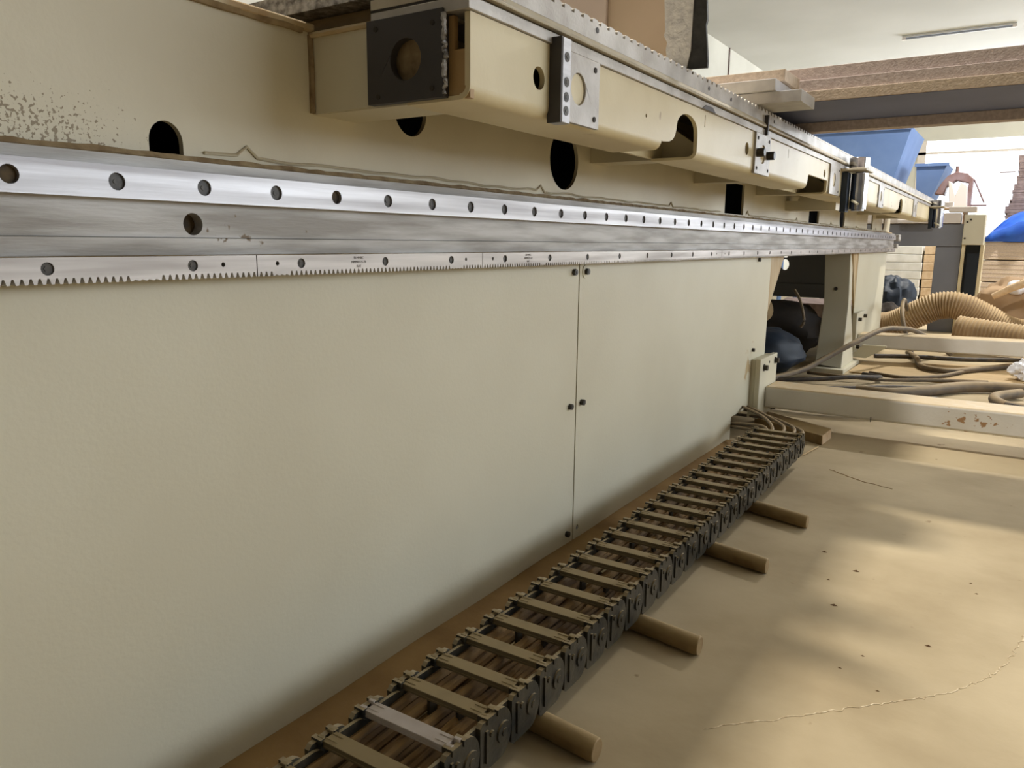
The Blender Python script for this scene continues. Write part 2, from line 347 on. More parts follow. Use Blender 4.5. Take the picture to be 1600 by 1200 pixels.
# ribs at the sides of the openings
MB().prism([(2.425, N_Z), (2.61, N_Z), (2.43, .34), (2.425, .34)], 'x', -.04, -.031).build('rib', 'cream_rust', MC)
MB().prism([(3.80, N_Z), (4.0, N_Z), (4.0, .10), (3.97, .22)], 'x', -.04, -.031).build('rib', 'cream_rust', MC)
# structure behind the panels
MB().box(-.075, -.036, YB, 2.12, .0, .05).build('foot_rail', 'cream', MC)
MB().box(-.09, -.036, 1.15, 1.25, .05, N_Z).build('inner_post', 'cream', MC)
MB().box(-.30, -.036, 2.36, 2.42, .07, N_Z).build('leg', 'cream', MC)
# box beam above
holes = []
def arch(y, hw, z0, z1, n=14):
    return [(y-hw, z0), (y+hw, z0)] + [(y+hw*math.cos(math.pi*k/n), z1-hw*1.1+hw*1.1*math.sin(math.pi*k/n)) for k in range(n+1)]
holes = [arch(.423, .0165, .612, .651), circ(.753, .705, .03, n=28), circ(1.135, .681, .047, n=30), rect(1.96, 2.115, .626, .705),
         rect(2.88, 3.04, .626, .705), circ(3.48, .66, .055, .05, n=24), rect(4.1, 4.25, .626, .705), circ(2.72, .69, .012, n=12), circ(4.6, .68, .05, n=20)]
plate('frame_beam', [(YB, .60), (YE-.1, .60), (YE-.1, .762), (YB, .762)], holes, 'x', -.03, .006, 'cream_frame', MC)
MB().box(-.175, -.165, YB, YE-.1, .54, .762).build('inner_web', 'interior_shade', MC)
MB().box(-.165, -.036, YB, YE-.1, .54, .60).build('lower_flange', 'interior_shade', MC)
MB().box(-.165, -.036, YB, .60, .752, .758).build('upper_flange', 'interior_shade', MC)
MB().box(-.18, -.024, YB, .597, .760, .768).build('top_flange', 'cream_rust', MC, bevel=.002)
MB().tube([(-.0285+.0015*noise.noise(Vector((y*30, 0, 0))), y, .761+.002*noise.noise(Vector((y*40, 3, 0)))) for y in [YB+.012*i for i in range(87)]], .0045, 6).build('weld_seam', 'caulk', MC)
# guide bar, rail and rack
GB = MB().box(-.03, -.012, YB, 4.93, .5500, .6165)
GB.box(-.03, -.008, YB, 4.93, .5345, .5500)
gb = plate('mounting_bar', rect(YB, 4.93, .5503, .6165), [circ(.432, .562, .0098, n=24)], 'x', -.012, .016, 'grey_steel', MC)
MB().box(-.03, -.009, YB, 4.935, .5345, .5500).build('mounting_bar', 'grey_steel', MC, bevel=.0007)
MB().tube([(-.0275, .432, .562), (-.024, .432, .562)], .012, 16).build('hole_bottom', 'open_hole', gb)
pts = [(-.0275+.0035*abs(noise.noise(Vector((y*22, 7, 0)))), y, .6185+.0022*noise.noise(Vector((y*37, 0, 5)))) for y in [YB+.012*i for i in range(448)]]
MB().tube(pts, [.0048+.002*noise.noise(Vector((p[1]*50, 2, 2))) for p in pts], 6).build('weld_bead', 'caulk', MC)
pts = [(-.029, y, .6275+.0035*noise.noise(Vector((y*17, 4, 5)))+(.009 if abs(y-.505-round((y-.505)/.55)*.55) < .006 else 0)) for y in [.46+.012*i for i in range(360)]]
for a, b in [(.46, 1.93), (2.14, 2.86), (3.06, 3.42), (3.54, 4.08), (4.27, 4.8)]:
    q = [p for p in pts if a <= p[1] <= b]
    MB().tube(q, .0016, 5).build('sealant_line', 'cream_frame', MC)
rl = MB().prism([(-.028, .5825), (-.012, .5825), (-.010, .5850), (-.008, .5820), (-.0045, .5805), (-.0045, .6068), (-.008, .6055), (-.010, .6030), (-.012, .6050), (-.028, .6050)], 'y', YB, 4.90)
rail = rl.build('linear_rail', 'steel', MC)
hy = [.278+.0797*k for k in range(-9, 59)]
hy = [y for y in hy if YB+.02 < y < 4.88]
plate('rail_face', rect(YB, 4.90, .5808, .6065), [circ(y, .5937, .0070, n=18) for y in hy], 'x', 0, .0048, 'steel', rail)
for i, y in enumerate(hy):
    opened = i in (hy.index(min(hy, key=lambda q: abs(q-.278))), hy.index(min(hy, key=lambda q: abs(q-.923-.0))) if False else -1) or abs(y-.278) < .01 or abs(y-.597) > 9
    opened = abs(y-.278) < .01 or abs(y-.597) < .01
    mb = MB().tube([(-.0046, y, .5937), (-.0022 if not opened else -.0040, y, .5937)], .0068, 18)
    if not opened: mb.tube([(-.0023, y, .5937), (-.0017, y, .5937)], .0022, 8)
    mb.build('hole_cap' if not opened else 'open_hole', 'cap' if not opened else 'open_hole', rail)
# end stop of the rail
MB().box(-.02, .012, 4.93, 5.02, .575, .612).build('rail_end_stop', 'grey_steel', MC, bevel=.003)
MB().box(-.02, .006, 4.93, 4.99, .535, .560).build('rail_end_stop', 'alu', MC, bevel=.003)
# gear rack in butted lengths with cut teeth
joints = [YB, -.127, .490, .863, 1.867, 2.867, 3.867, 4.93]
P = .006283
for a, b in zip(joints[:-1], joints[1:]):
    a += .0006; b -= .0006
    out = [(a, .5342), (a, .5140)]
    n = int((b-a)/P); y = a+((b-a)-n*P)/2
    for k in range(n):
        yy = y+k*P
        clog = noise.noise(Vector((yy*28, 9, 1))) > .28 and yy < 1.2
        if clog: out += [(yy+.0015, .5145), (yy+.0025, .5155), (yy+.0042, .5152), (yy+P, .5142)]
        else: out += [(yy+.0012, .5140), (yy+.0026, .5185), (yy+.0040, .5185), (yy+.0054, .5140)]
    out += [(b, .5140), (b, .5342)]
    sm = a+.0555 if b-a > .3 else a+.05
    screws = [s for s in {(-.127): [-.06, .05, .174, .298, .421], .490: [.545, .670, .794], .863: [.918+.125*i for i in range(8)]}.get(round(a-.0006, 3), [a+.055+.125*i for i in range(int((b-a)/.125)+1)]) if a+.01 < s < b-.01]
    small = [a+.024, b-.037] if a > 0 else [b-.037]
    rk = plate('gear_rack', out, [circ(s, .5258, .0050, n=16) for s in screws]+[circ(s, .5262, .0022, n=10) for s in small], 'x', 0, .008, 'rack_steel', MC)
    for s in screws:
        MB().tube([(-.009, s, .5258), (-.0015, s, .5258)], .0047, 16).tube([(-.0016, s, .5258), (-.0010, s, .5258)], .0022, 6).build('screw', 'black', rk)
    for s in small:
        MB().tube([(-.009, s, .5262), (-.003, s, .5262)], .0022, 8).build('dowel_pin', 'black', rk)
MB().box(-.0105, -.0085, YB, 4.92, .5142, .5335).build('tooth_gap_shade', 'groove', MC)  # dark strip standing in for the shaded gap behind the teeth
# etched marking on the racks (too faint in the photograph to read exactly)
def text(body, y, z, size, parent, x=.0002):
    cu = bpy.data.curves.new('t', 'FONT'); cu.body = body; cu.size = size; cu.align_x = 'CENTER'; cu.extrude = .00005
    t = bpy.data.objects.new('t', cu); COL.objects.link(t)
    me = bpy.data.meshes.new_from_object(t.evaluated_get(bpy.context.evaluated_depsgraph_get()))
    bpy.data.objects.remove(t); bpy.data.curves.remove(cu)
    me.transform(Matrix(((0, 0, 1, x), (1, 0, 0, y), (0, 1, 0, z), (0, 0, 0, 1))))
    return finish('etched_marking', me, 'engrave', parent, smooth=False)
rks = [o for o in MC.children if o.name.startswith('gear_rack')]
for i, y0 in ((2, .627), (3, .98)):
    text('BLMMBC', y0, .5292, .0040, rks[i]); text('MMM0125-70', y0, .5246, .0040, rks[i]); text('RAT', y0, .5200, .0040, rks[i])
# thin brown line along the gap above the rack
MB().box(-.02, -.0085, YB, 4.93, .5332, .5349).build('gap_line', 'caulk', MC)

# ------------------------------------------------------------ upper bed beam with cut-outs
XB = .175; BE = 4.80; BS = .596
def beam_outline():
    o = [(BS, .753), (BS, .690)]
    def dip(a, b, top, r):
        left = [(a-.045, .690), (a-.025, .692), (a-.012, .696), (a-.004, .703), (a, .712)]
        c = (a+b)/2; h = (b-a)/2
        ar = [(c-h*math.cos(math.pi*k/14), .712+(top-.712)*math.sin(math.pi*k/14)**.85) for k in range(1, 14)]
        return left+ar+[(b, .712), (b, .690)]
    o += dip(1.098, 1.185, .738, 0)
    o += [(1.915, .690), (1.925, .711), (2.13, .711), (2.13, .690)]
    o += [(2.62, .69), (2.63, .715), (2.74, .715), (2.74, .69)]
    o += dip(3.50, 3.60, .738, 0)
    o += [(BE, .690), (BE, .753)]
    return o
bh = [circ(.716, .716, .0115, .0115), circ(.99, .716, .0025, n=10), rect(1.213, 1.216, .729, .747), circ(1.439, .7195, .011), rect(1.729, 1.732, .73, .748),
      circ(2.093, .725, .010, n=14), rect(2.45, 2.453, .73, .748), circ(2.95, .72, .01, n=12), circ(4.1, .72, .011, n=12)]
bb = plate('bed_beam', beam_outline(), bh, 'x', XB, .006, 'cream_beam', MC)
# rounded lower lip, left open where the face is cut out
def lip(a, b):
    prof = []
    for k in range(7):
        t = math.pi/2*k/6
        prof.append((XB-.012+.012*math.cos(t), .690-.012*math.sin(t)))
    prof += [(XB-.075, .678), (XB-.075, .682), (XB-.012, .682)]
    for k in range(6, -1, -1):
        t = math.pi/2*k/6
        prof.append((XB-.012+.007*math.cos(t), .690-.007*math.sin(t)))
    return MB().prism(prof, 'y', a, b)
for a, b in [(BS, 1.045), (1.185, 1.915), (2.13, 2.62), (2.74, 3.44), (3.6, BE)]:
    lip(a, b).build('beam_lip', 'cream_beam', MC)
MB().box(.095, .101, BS+.03, BE, .682, .753).build('beam_back', 'cream_beam', MC)
MB().box(.101, .169, 1.03, 1.05, .682, .735).build('beam_rib', 'cream_beam', MC)
# arms that carry the beam
arm = MB().prism([(-.03, .679), (.050, .681), (.050, .757), (-.03, .757)], 'y', .596, .600)
arm.build('support_arm', 'cream_frame', MC)
MB().box(-.03, .165, .5985, .66, .679, .683).box(-.03, .15, .60, .62, .75, .757).build('arm_flange', 'cream_frame', MC)
MB().tube([(-.029, .594, .68), (-.0285, .5945, .72), (-.029, .594, .757)], .0035, 6).build('weld_bead', 'caulk', MC)
MB().tube([(-.029, .594, .757), (.02, .5945, .757), (.057, .595, .757)], .003, 6).build('weld_bead', 'cream_rust', MC)
ep = plate('end_plate', rect(.056, .150, .6805, .7575), [circ(.105, .718, .019, n=26)], 'y', .588, .009, 'plate_dark', MC, bevel=.0006)
for x, z in [(.068, .749), (.138, .746), (.070, .687), (.137, .689)]:
    MB().tube([(x, .5885, z), (x, .5872, z)], .0025, 8).build('tapped_hole', 'groove', ep)
MB().tube([(.105, .600, .718), (.105, .604, .718)], .024, 24).build('bore_back', 'caulk', ep)
# ragged cut edge of the plate and the beam end channel
pts = [(.1515+random.uniform(-.0015, .0015), .589, .683+.0025*i) for i in range(29)]
MB().tube(pts, [.0018+.0012*random.random() for _ in pts], 6).build('torn_edge', 'cast', MC)
MB().box(.150, .1745, .597, .603, .679, .722).box(.150, .156, .597, .603, .722, .752).box(.170, .1745, .597, .603, .722, .752).build('channel_end', 'cream_rust', MC)
MB().box(.150, .170, .62, .625, .72, .752).build('channel_inner', 'plate_dark', MC)
for y in (1.225, 1.73, 2.22, 2.73, 3.25, 3.8, 4.35):
    MB().prism([(-.03, .684), (.10, .684), (.165, .684), (.165, .7), (.10, .745), (-.03, .745)], 'y', y, y+.05).build('support_arm', 'cream_frame', MC)
MB().box(-.03, .12, 2.55, 2.62, .655, .684).build('support_arm', 'cream_frame', MC)
# bracket one: bright bar with four screws beside a bored plate
br = MB().box(XB-.002, .190, .739, .7565, .6745, .7600).build('clamp_bar', 'steel', MC, bevel=.0008)
for z in (.741, .716, .701, .687):
    MB().tube([(.1895, .7475, z), (.1905, .7475, z)], .0050, 16).tube([(.1904, .7475, z), (.1909, .7475, z)], .0022, 6).build('screw', 'black', br)
MB().box(XB-.002, .1895, .7365, .7388, .6745, .7600).build('bar_side_shade', 'plate_dark', MC)  # dark slab painting the bar's near side as shaded
def cross_plate(y0, y1, knobs=False):
    c = (y0+y1)/2-.008 if not knobs else (y0+y1)/2
    p = plate('bored_plate', rect(y0, y1, .680, .7535), [circ(c, .7175, .017, n=24)], 'x', XB+.004, .0055, 'alu', MC, bevel=.0005)
    MB().tube([(XB, c, .7175), (XB+.0015, c, .7175)], .0165, 24).build('bore_face', 'cream_beam', p)
    for z in (.690, .744):
        MB().tube([(XB+.003, y1-.012, z), (XB+.005, y1-.012, z)], .0032, 10).build('screw', 'groove', p)
        if knobs: MB().tube([(XB+.003, y0+.012, z), (XB+.005, y0+.012, z)], .0032, 10).build('screw', 'groove', p)
    if knobs:
        for yy in (y0+.012, y1-.018):
            MB().tube([(XB+.003, yy, .7175), (XB+.018, yy, .7175)], .008, 14).build('knob', 'black', p, bevel=.001)
    return p
cross_plate(.760, .845); cross_plate(1.480, 1.578, True); cross_plate(2.145, 2.265); cross_plate(2.95, 3.06); cross_plate(3.95, 4.08)
# flat bars, groove and toothed edge strip above the beam
TB = BS-.006
MB().box(.06, XB+.003, TB, BE+.02, .7535, .7650).build('flat_bar', 'alu', MC, bevel=.0008)
MB().box(.06, XB-.001, TB, BE+.02, .7650, .7672).build('groove', 'groove', MC)
MB().prism([(.06, .7672), (XB+.006, .7672), (XB+.007, .7700), (XB+.002, .7765), (.06, .7765)], 'y', TB, BE+.03).build('edge_strip', 'alu_light', MC, bevel=.0006)
o = [(TB, .7768)]; o.append((BE+.03, .7768)); o.append((BE+.03, .798)); q = BE+.03
tooth = .0215; yy = BE+.02
while yy > TB+.03:
    o += [(yy, .7985), (yy-.004, .8000), (yy-tooth*.60, .8000), (yy-tooth*.66, .7985), (yy-tooth*.68, .7950), (yy-tooth*.96, .7950)]
    yy -= tooth
o += [(TB, .7985)]
ts = plate('toothed_strip', o, [], 'x', XB+.0015, .006, 'alu', MC)
for y, z in [(.84, .789), (1.22, .787), (1.33, .787), (1.60, .786)]:
    MB().tube([(XB+.001, y, z), (XB+.0022, y, z)], .0032, 10).build('screw', 'plate_dark', ts)
MB().prism([(1.19, .7535), (1.25, .7535), (1.235, .7605), (1.205, .7600)], 'x', XB+.003, XB+.0045).build('chipped_patch', 'plate_dark', MC)
MB().box(XB+.001, XB+.0085, 1.535, 1.541, .7535, .79).build('joint_strip', 'plate_dark', MC)
# bed table top with its near edge
MB().box(-1.5, XB-.006, .60, BE, .784, .8030).build('bed_table', 'alu', MC)
MB().box(-1.5, .060, .598, .64, .783, .803).build('table_end_strip', 'cast', MC)
MB().tube([(-1.4, .63, .770), (.12, .63, .770)], .0135, 14).build('cross_tube', 'rod', MC)
MB().box(.122, .156, .597, .64, .7575, .79).build('corner_block', 'plate_dark', MC)
MB().box(-1.5, -.2, 1.0, 1.06, .70, .784).build('cross_beam', 'interior_shade', MC)  # dark beam added to stand for the shade under the bed
MB().box(-1.45, -.2, .2, .26, .70, .76).build('cross_beam', 'interior_shade', MC)  # likewise added, dark colour in place of shade
# far side of the machine: matching beam and its legs
MB().box(-1.5, -1.47, -.3, BE, .48, .784).build('far_side_beam', 'cream_frame', MC)
MB().box(-1.5, -1.44, -.3, 2.3, .02, .48).build('far_side_panel', 'cream', MC)
# notch frame inside the leg opening and outrigger beams with plates
mp = MB().box(-.033, -.016, 2.290, 2.46, .035, .212).build('spacer_plate', 'cream', MC, bevel=.002)
m2 = MB().box(-.0155, .0, 2.285, 2.47, .035, .215).build('mounting_plate', 'cream', MC, bevel=.002)
for y, z in [(2.322, .186), (2.445, .194), (2.44, .047)]:
    MB().tube([(.0, y, z), (.012, y, z)], .0085, 6).tube([(.0, y, z), (.002, y, z)], .011, 14).build('bolt', 'black', m2)
MB().tube([(-.001, 2.38, .196), (.0008, 2.38, .196)], .004, 10).build('bolt_hole', 'groove', m2)
b1 = MB().box(.0, 1.5, 2.35, 2.475, .059, .125).build('outrigger_beam', 'white_beam', MC, bevel=.007, seg=3)
MB().box(.300, .302, 2.3485, 2.352, .055, .07).build('weld_notch', 'groove', b1)
m3 = MB().box(-.0265, -.004, 3.90, 4.12, .050, .235).build('mounting_plate', 'cream', MC, bevel=.003)
for y, z in [(3.94, .205), (4.08, .212), (3.94, .075), (4.08, .08)]:
    MB().tube([(-.004, y, z), (.010, y, z)], .0095, 6).build('bolt', 'black', m3)
MB().prism([(-.02, .03), (.05, .03), (.13, .083), (.13, .092), (.03, .09)], 'y', 3.90, 3.915).build('foot_gusset', 'cream', MC)
MB().hexa([(-.004, 3.95, .070), (1.5, 4.09, .078), (1.5, 4.22, .078), (-.004, 4.08, .070), (-.004, 3.95, .135), (1.5, 4.09, .153), (1.5, 4.22, .153), (-.004, 4.08, .135)]).build('outrigger_beam', 'white_beam', MC, bevel=.007, seg=3)
# second leg, bent face towards the camera
MB().add([(-.152, 3.80, .535), (-.04, 3.80, .535), (-.134, 3.78, .28), (-.026, 3.78, .28), (-.108, 3.56, .03), (.004, 3.56, .02),
          (-.152, 3.86, .535), (-.04, 3.86, .535), (-.134, 3.84, .28), (-.026, 3.84, .28), (-.108, 3.84, .03), (.004, 3.84, .02)],
         [(0, 1, 3, 2), (2, 3, 5, 4), (6, 8, 9, 7), (8, 10, 11, 9), (0, 2, 8, 6), (2, 4, 10, 8), (1, 7, 9, 3), (3, 9, 11, 5), (4, 5, 11, 10), (0, 6, 7, 1)]).build('leg', 'cream', MC, bevel=.003)
MB().box(-.12, .02, 3.52, 3.90, 0, .02).build('foot_plate', 'cream', MC, bevel=.003)
MB().tube([(-.088, 3.786, .352), (-.088, 3.783, .352)], .008, 14).build('leg_hole', 'groove', MC)
MB().box(-.16, -.035, 4.7, 4.84, 0, .535).build('leg', 'cream', MC)
# cross member seen through the opening
cm = MB().box(-1.45, -.16, 4.35, 4.42, .27, .345).build('cross_member', 'grey_paint', MC, bevel=.004)
plate('gusset_plate', [(-1.2, .345), (-.16, .345), (-.16, .54), (-1.2, .54)], [circ(-.465, .442, .022, .03, n=12), [(-.52, .48), (-.455, .48), (-.445, .54), (-.52, .54)]], 'y', 4.36, .006, 'grey_paint', MC)
# chrome stop cylinders on the bed edge
def stop(y, s=1.0):
    x = XB+.038
    c = MB().tube([(x, y, .648), (x, y, .744)], .022*s, 28).tube([(x, y, .644), (x, y, .648)], .017*s, 20).build('stop_cylinder', 'chrome', MC)
    MB().tube([(x-.004, y, .757), (x-.004, y, .787)], .026*s, 28).build('cylinder_cap', 'chrome', c, bevel=.002)
    MB().box(XB, x+.026*s, y-.07, y+.05, .748, .7535).build('cylinder_bracket', 'alu_light', c, bevel=.001)
    MB().tube([(x, y, .744), (x, y, .757)], .012, 14).build('piston_rod', 'steel', c)
    MB().box(XB+.001, XB+.016, y-.05, y-.005, .640, .745).build('cylinder_mount', 'navy', c)
    MB().tube([(XB+.03, y-.04, .67), (XB+.055, y-.10, .658)], .0035, 8).build('air_fitting', 'cream', c)
stop(2.36); stop(4.72, 1.25)

# ------------------------------------------------------------ cable chain and its rods
LP = .0576; CX = .1595; CH0, CH1 = .028, .0835
ch = thing('cable_chain', 'long dusty plastic cable drag chain lying on tubes beside the cream panels', 'cable chain', (.16, 1.2, .0), None)
def chx(y): return CX - .0130*(y-.5)
ny = 28; ystart = 1.993-LP*ny
for i in range(ny+1):
    y0 = ystart+(i-1)*LP; xc = chx(y0); last = (i == ny)
    lk = bpy.data.objects.new('link', None); COL.objects.link(lk); lk.parent = ch; lk.location = (0, 0, 0)
    for sgn in (-1, 1):
        mb = MB()
        xo = xc+sgn*.0625
        # main plate, rounded at its far end
        body = [(y0, CH0+.004), (y0+.004, CH0), (y0+.036, CH0)]
        body += [(y0+.036+.020*math.sin(math.pi*k/10), (CH0+CH1)/2-(CH1-CH0)/2*math.cos(math.pi*k/10)) for k in range(1, 11)]
        body += [(y0+.004, CH1), (y0, CH1-.004)]
        mb.prism(body, 'x', xo-sgn*.0075, xo-sgn*.0015)
        # tongue that laps the next link
        if not last:
            tg = [(y0+.034, CH0+.002)] + [(y0+.060+.018*math.sin(math.pi*k/8), (CH0+CH1)/2-.023*math.cos(math.pi*k/8)) for k in range(0, 9)] + [(y0+.034, CH1-.004)]
            mb.prism(tg, 'x', xo-sgn*.0115, xo-sgn*.0076)
        # pivot disc with ring, stop lug and slot rib
        zc = (CH0+CH1)/2
        mb.tube([(xo-sgn*.002, y0+.040, zc), (xo+sgn*.0006, y0+.040, zc)], .0115, 16)
        mb.tube([(xo, y0+.040, zc), (xo+sgn*.0016, y0+.040, zc)], .0045, 10)
        mb.box(*sorted((xo-sgn*.002, xo+sgn*.0008)), y0+.008, y0+.0115, CH0+.010, CH1-.010)
        mb.tube([(xo-sgn*.002, y0+.0185, zc+.010), (xo+sgn*.001, y0+.0185, zc+.010)], .0035, 8)
        # clip sockets on the rim
        mb.box(*sorted((xo-sgn*.0125, xo+sgn*.0002)), y0+.010, y0+.0155, CH1-.004, CH1+.0025)
        mb.box(*sorted((xo-sgn*.0125, xo+sgn*.0002)), y0+.028, y0+.0335, CH1-.004, CH1+.0025)
        mb.build('side_plate', 'chain', lk)
    xa, xb = xc-.051, xc+.051
    bar = MB().box(xa, xb, y0+.0128, y0+.0308, CH1-.0040, CH1+.0010)
    bar.box(xa, xb, y0+.0130, y0+.0150, CH1-.0070, CH1-.0039)
    for sx, dx in ((xa, -.0075), (xb, .0075)):
        a, b = sorted((sx, sx+dx))
        bar.box(a, b, y0+.0135, y0+.0175, CH1-.004, CH1+.0030); bar.box(a, b, y0+.0260, y0+.0300, CH1-.004, CH1+.0030)
        e0, e1 = sorted((sx, sx-dx*2))
        bar.box(e0, e1, y0+.0170, y0+.0188, CH1+.0008, CH1+.0018); bar.box(e0, e1, y0+.0252, y0+.0270, CH1+.0008, CH1+.0018)
    clean = abs((y0+.022)-.519) < LP/2
    bar.build('crossbar', 'clean_bar' if clean else 'chain_bar', lk, bevel=.0005, seg=1, label='clean pale grey crossbar' if clean else None)
    MB().box(xa, xb, y0+.014, y0+.030, CH0+.001, CH0+.005).build('lower_crossbar', 'chain', lk)
    if i % 3 == 1:
        for t in (.33, .7):
            xs = xa+(xb-xa)*t
            MB().box(xs-.002, xs+.002, y0+.016, y0+.028, CH0+.005, CH1-.0086).build('separator', 'chain', lk)
random.seed(11)
for k in range(15):
    r = random.choice([.0040, .0046, .0054, .0062]); off = -.0455+.0065*k; z0 = CH0+.018+r+random.uniform(0, .013)
    pts = []
    for j in range(64):
        y = ystart-LP+.01+j*(1.985-ystart+LP)/63
        pts.append((chx(y)+off+.0045*noise.noise(Vector((y*13, k*3.1, 0))), y, z0+.004*noise.noise(Vector((y*11, k*2.3, 5)))+.002))
    MB().tube(pts, r, 8).build('cable', 'cable_black' if k == 80 else 'cable_dust', ch)
# cable tails leaving the far end of the chain into the notch
for k, p in enumerate([[(.12, 1.99, .06), (.10, 2.06, .072), (.05, 2.15, .075), (-.02, 2.22, .078), (-.10, 2.28, .08)],
        [(.14, 1.99, .06), (.13, 2.07, .07), (.07, 2.17, .068), (-.01, 2.26, .070), (-.10, 2.33, .07)],
        [(.16, 1.99, .055), (.155, 2.08, .066), (.09, 2.19, .060), (.0, 2.28, .055), (-.10, 2.35, .05)],
        [(.18, 1.99, .055), (.175, 2.09, .058), (.11, 2.20, .050), (.02, 2.27, .045), (-.10, 2.33, .03)],
        [(.11, 1.99, .055), (.085, 2.05, .068), (.03, 2.09, .06), (-.03, 2.14, .045), (-.09, 2.18, .03)],
        [(.10, 1.99, .05), (.07, 2.04, .055), (.0, 2.10, .045), (-.05, 2.16, .03)]]):
    MB().tube(spline(p, 7), .0045, 8).build('cable_tail', 'cable', ch)
rod_lab = ['nearest dusty tube poking out under the cable chain at the bottom edge', 'second nearest tube under the cable chain, with short exposed end', 'third tube under the cable chain, half way along it', 'farthest tube under the cable chain, nearest its far end']
for i, (x, y, x0, y0) in enumerate([(.289, .672, .04, .70), (.305, .945, .04, .985), (.308, 1.265, .04, 1.32), (.316, 1.525, .04, 1.60)]):
    r = .0135
    o = MB().tube([(x0, y0, r+.0004), (x-.004, y, r+.0004), (x, y, r+.0004)], [r, r, r*.93], 20).build('support_tube', 'rod', bevel=.0008)
    tag(o, rod_lab[i], 'tube', 'tubes under the cable chain')

# ------------------------------------------------------------ boards on the bed
def board(name, x0, x1, y0, y1, z0, z1, m, label, rot=0, grp='boards stacked on the machine bed', m2=None, bev=.0008):
    o = bpy.data.objects.new(name, bpy.data.meshes.new(name)); bpy.data.objects.remove(o)
    o = MB().box(x0, x1, y0, y1, z0, z1).build(name, m, bevel=bev)
    return tag(o, label, 'board', grp)
board('fibre_board', -.62, 1.15, 1.915, 1.950, .8035, .8245, 'mdf', 'lowest long fibreboard strip of the stack crossing the bed, set back')
bC = board('fibre_board', -.60, 1.12, 1.645, 1.930, .8256, .8458, 'mdf_tan', 'tan long fibreboard second from the bottom, with dark blue-grey film underneath')
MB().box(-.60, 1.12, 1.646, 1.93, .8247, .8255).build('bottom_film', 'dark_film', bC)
board('fibre_board', -.60, 1.14, 1.652, 1.93, .8462, .8680, 'mdf', 'long grey-brown fibreboard third from the bottom of the crossing stack')
board('fibre_board', -.60, 1.14, 1.660, 1.93, .8684, .8925, 'mdf', 'topmost long fibreboard of the stack crossing the bed')
board('board_offcut', -.30, .250, 1.495, 1.600, .8035, .8240, 'mdf_white', 'lowest short offcut jutting past the bed edge, with pale cut end')
board('board_offcut', -.32, .205, 1.485, 1.600, .8245, .8450, 'mdf_white', 'white-fronted short offcut, middle one of three on the bed edge')
board('board_offcut', -.34, .212, 1.520, 1.630, .8455, .8665, 'mdf_tan', 'topmost short tan offcut of the three on the bed edge')
# upright foil-faced block, carton and pink sheet on the bed
fb = thing('foil_panel', 'upright panel faced with crinkled white foil, torn black film on its side', 'panel', (.15, 1.2, .803))
random.seed(3)
f = [(.135, .804), (.150, .8035), (.170, .8035), (.1725, .806)]
f = [(.1365, .806)] + [(.145+.004*k, .8032+.001*random.random()) for k in range(6)] + [(.1705, .83), (.1715, .90), (.172, 1.05), (.120, 1.05)] + [(.1255+random.uniform(-.0015, .0015), 1.0-.012*k) for k in range(9)] + [(.1275, .885), (.1290, .862), (.1275, .855), (.133, .845), (.1315, .835), (.134, .820)]
MB().prism(f, 'y', 1.150, 1.156).build('foil_face', 'foil', fb)
MB().prism([(.1715, 1.05), (.1712, .90), (.1700, .83), (.165, .8045), (.196, .8035), (.1965, .812), (.1935, .84), (.191, .862), (.1925, .87), (.190, .90), (.1885, 1.05)], 'y', 1.152, 1.158).build('torn_film', 'torn_black', fb)
MB().prism([(.137, .804), (.146, .804), (.1475, .812), (.143, .8165), (.137, .814)], 'y', 1.143, 1.1498).build('torn_scrap', 'torn_black', fb)
MB().box(.128, .160, 1.159, 1.175, .8035, 1.05).build('core', 'carton', fb)
cb = thing('carton', 'plain brown carton standing on the bed behind the foil panel', 'carton', (0, 1.32, .803))
MB().box(-.30, .122, 1.235, 1.29, .8035, 1.15).build('body', 'carton', cb, bevel=.002)
MB().box(-.30, .122, 1.235, 1.29, 1.1501, 1.153).build('flap', 'carton', cb)
MB().box(-.012, -.0105, 1.2335, 1.2348, .92, 1.15).build('seam', 'pink', cb)
pk = MB().box(-.45, -.009, 1.226, 1.233, .895, 1.1).box(-.45, -.10, 1.226, 1.233, .8035, .895).build('sheet_board', 'pink', bevel=.001)
tag(pk, 'pale pinkish sheet leaning against the brown carton on the bed', 'board')

# ------------------------------------------------------------ behind: second machine frame
MF = thing('steel_worktable', 'second cream machine frame end behind, with blocky corner post', 'machine', (.1, 5.9, 0))
MB().box(-.55, .281, 5.70, 5.82, .548, .690).build('cross_beam', 'grey_paint', MF, bevel=.003)
MB().box(.137, .281, 5.71, 5.82, 0, .548).build('leg', 'grey_paint', MF, bevel=.003)
MB().box(-.55, -.42, 5.71, 5.82, 0, .548).build('leg', 'grey_paint', MF, bevel=.003)
MB().box(.2815, .398, 5.68, 5.86, .559, .747).build('corner_block', 'cream', MF, bevel=.004)
for x in (.283, .385): MB().box(x, x+.018, 5.70, 5.86, 0, .559).build('post_side', 'cream_beam', MF)
MB().box(.301, .385, 5.78, 5.82, 0, .559).build('post_back', 'navy', MF)  # dark colour stands in for the shade in the post opening
MB().box(-.3, .262, 5.685, 5.85, .692, .757).build('top_plate', 'frame_white', MF, bevel=.003)
for x, z in [(.30, .70), (.318, .715), (.295, .60)]: MB().tube([(x, 5.68, z), (x, 5.672, z)], .006, 8).build('bolt', 'groove', MF)
MB().box(.19, .345, 5.67, 5.80, .762, .795).build('slide_block', 'frame_white', MF, bevel=.003)
MB().box(.15, .21, 5.70, 5.76, .795, .825).build('slide_block', 'frame_white', MF, bevel=.003)
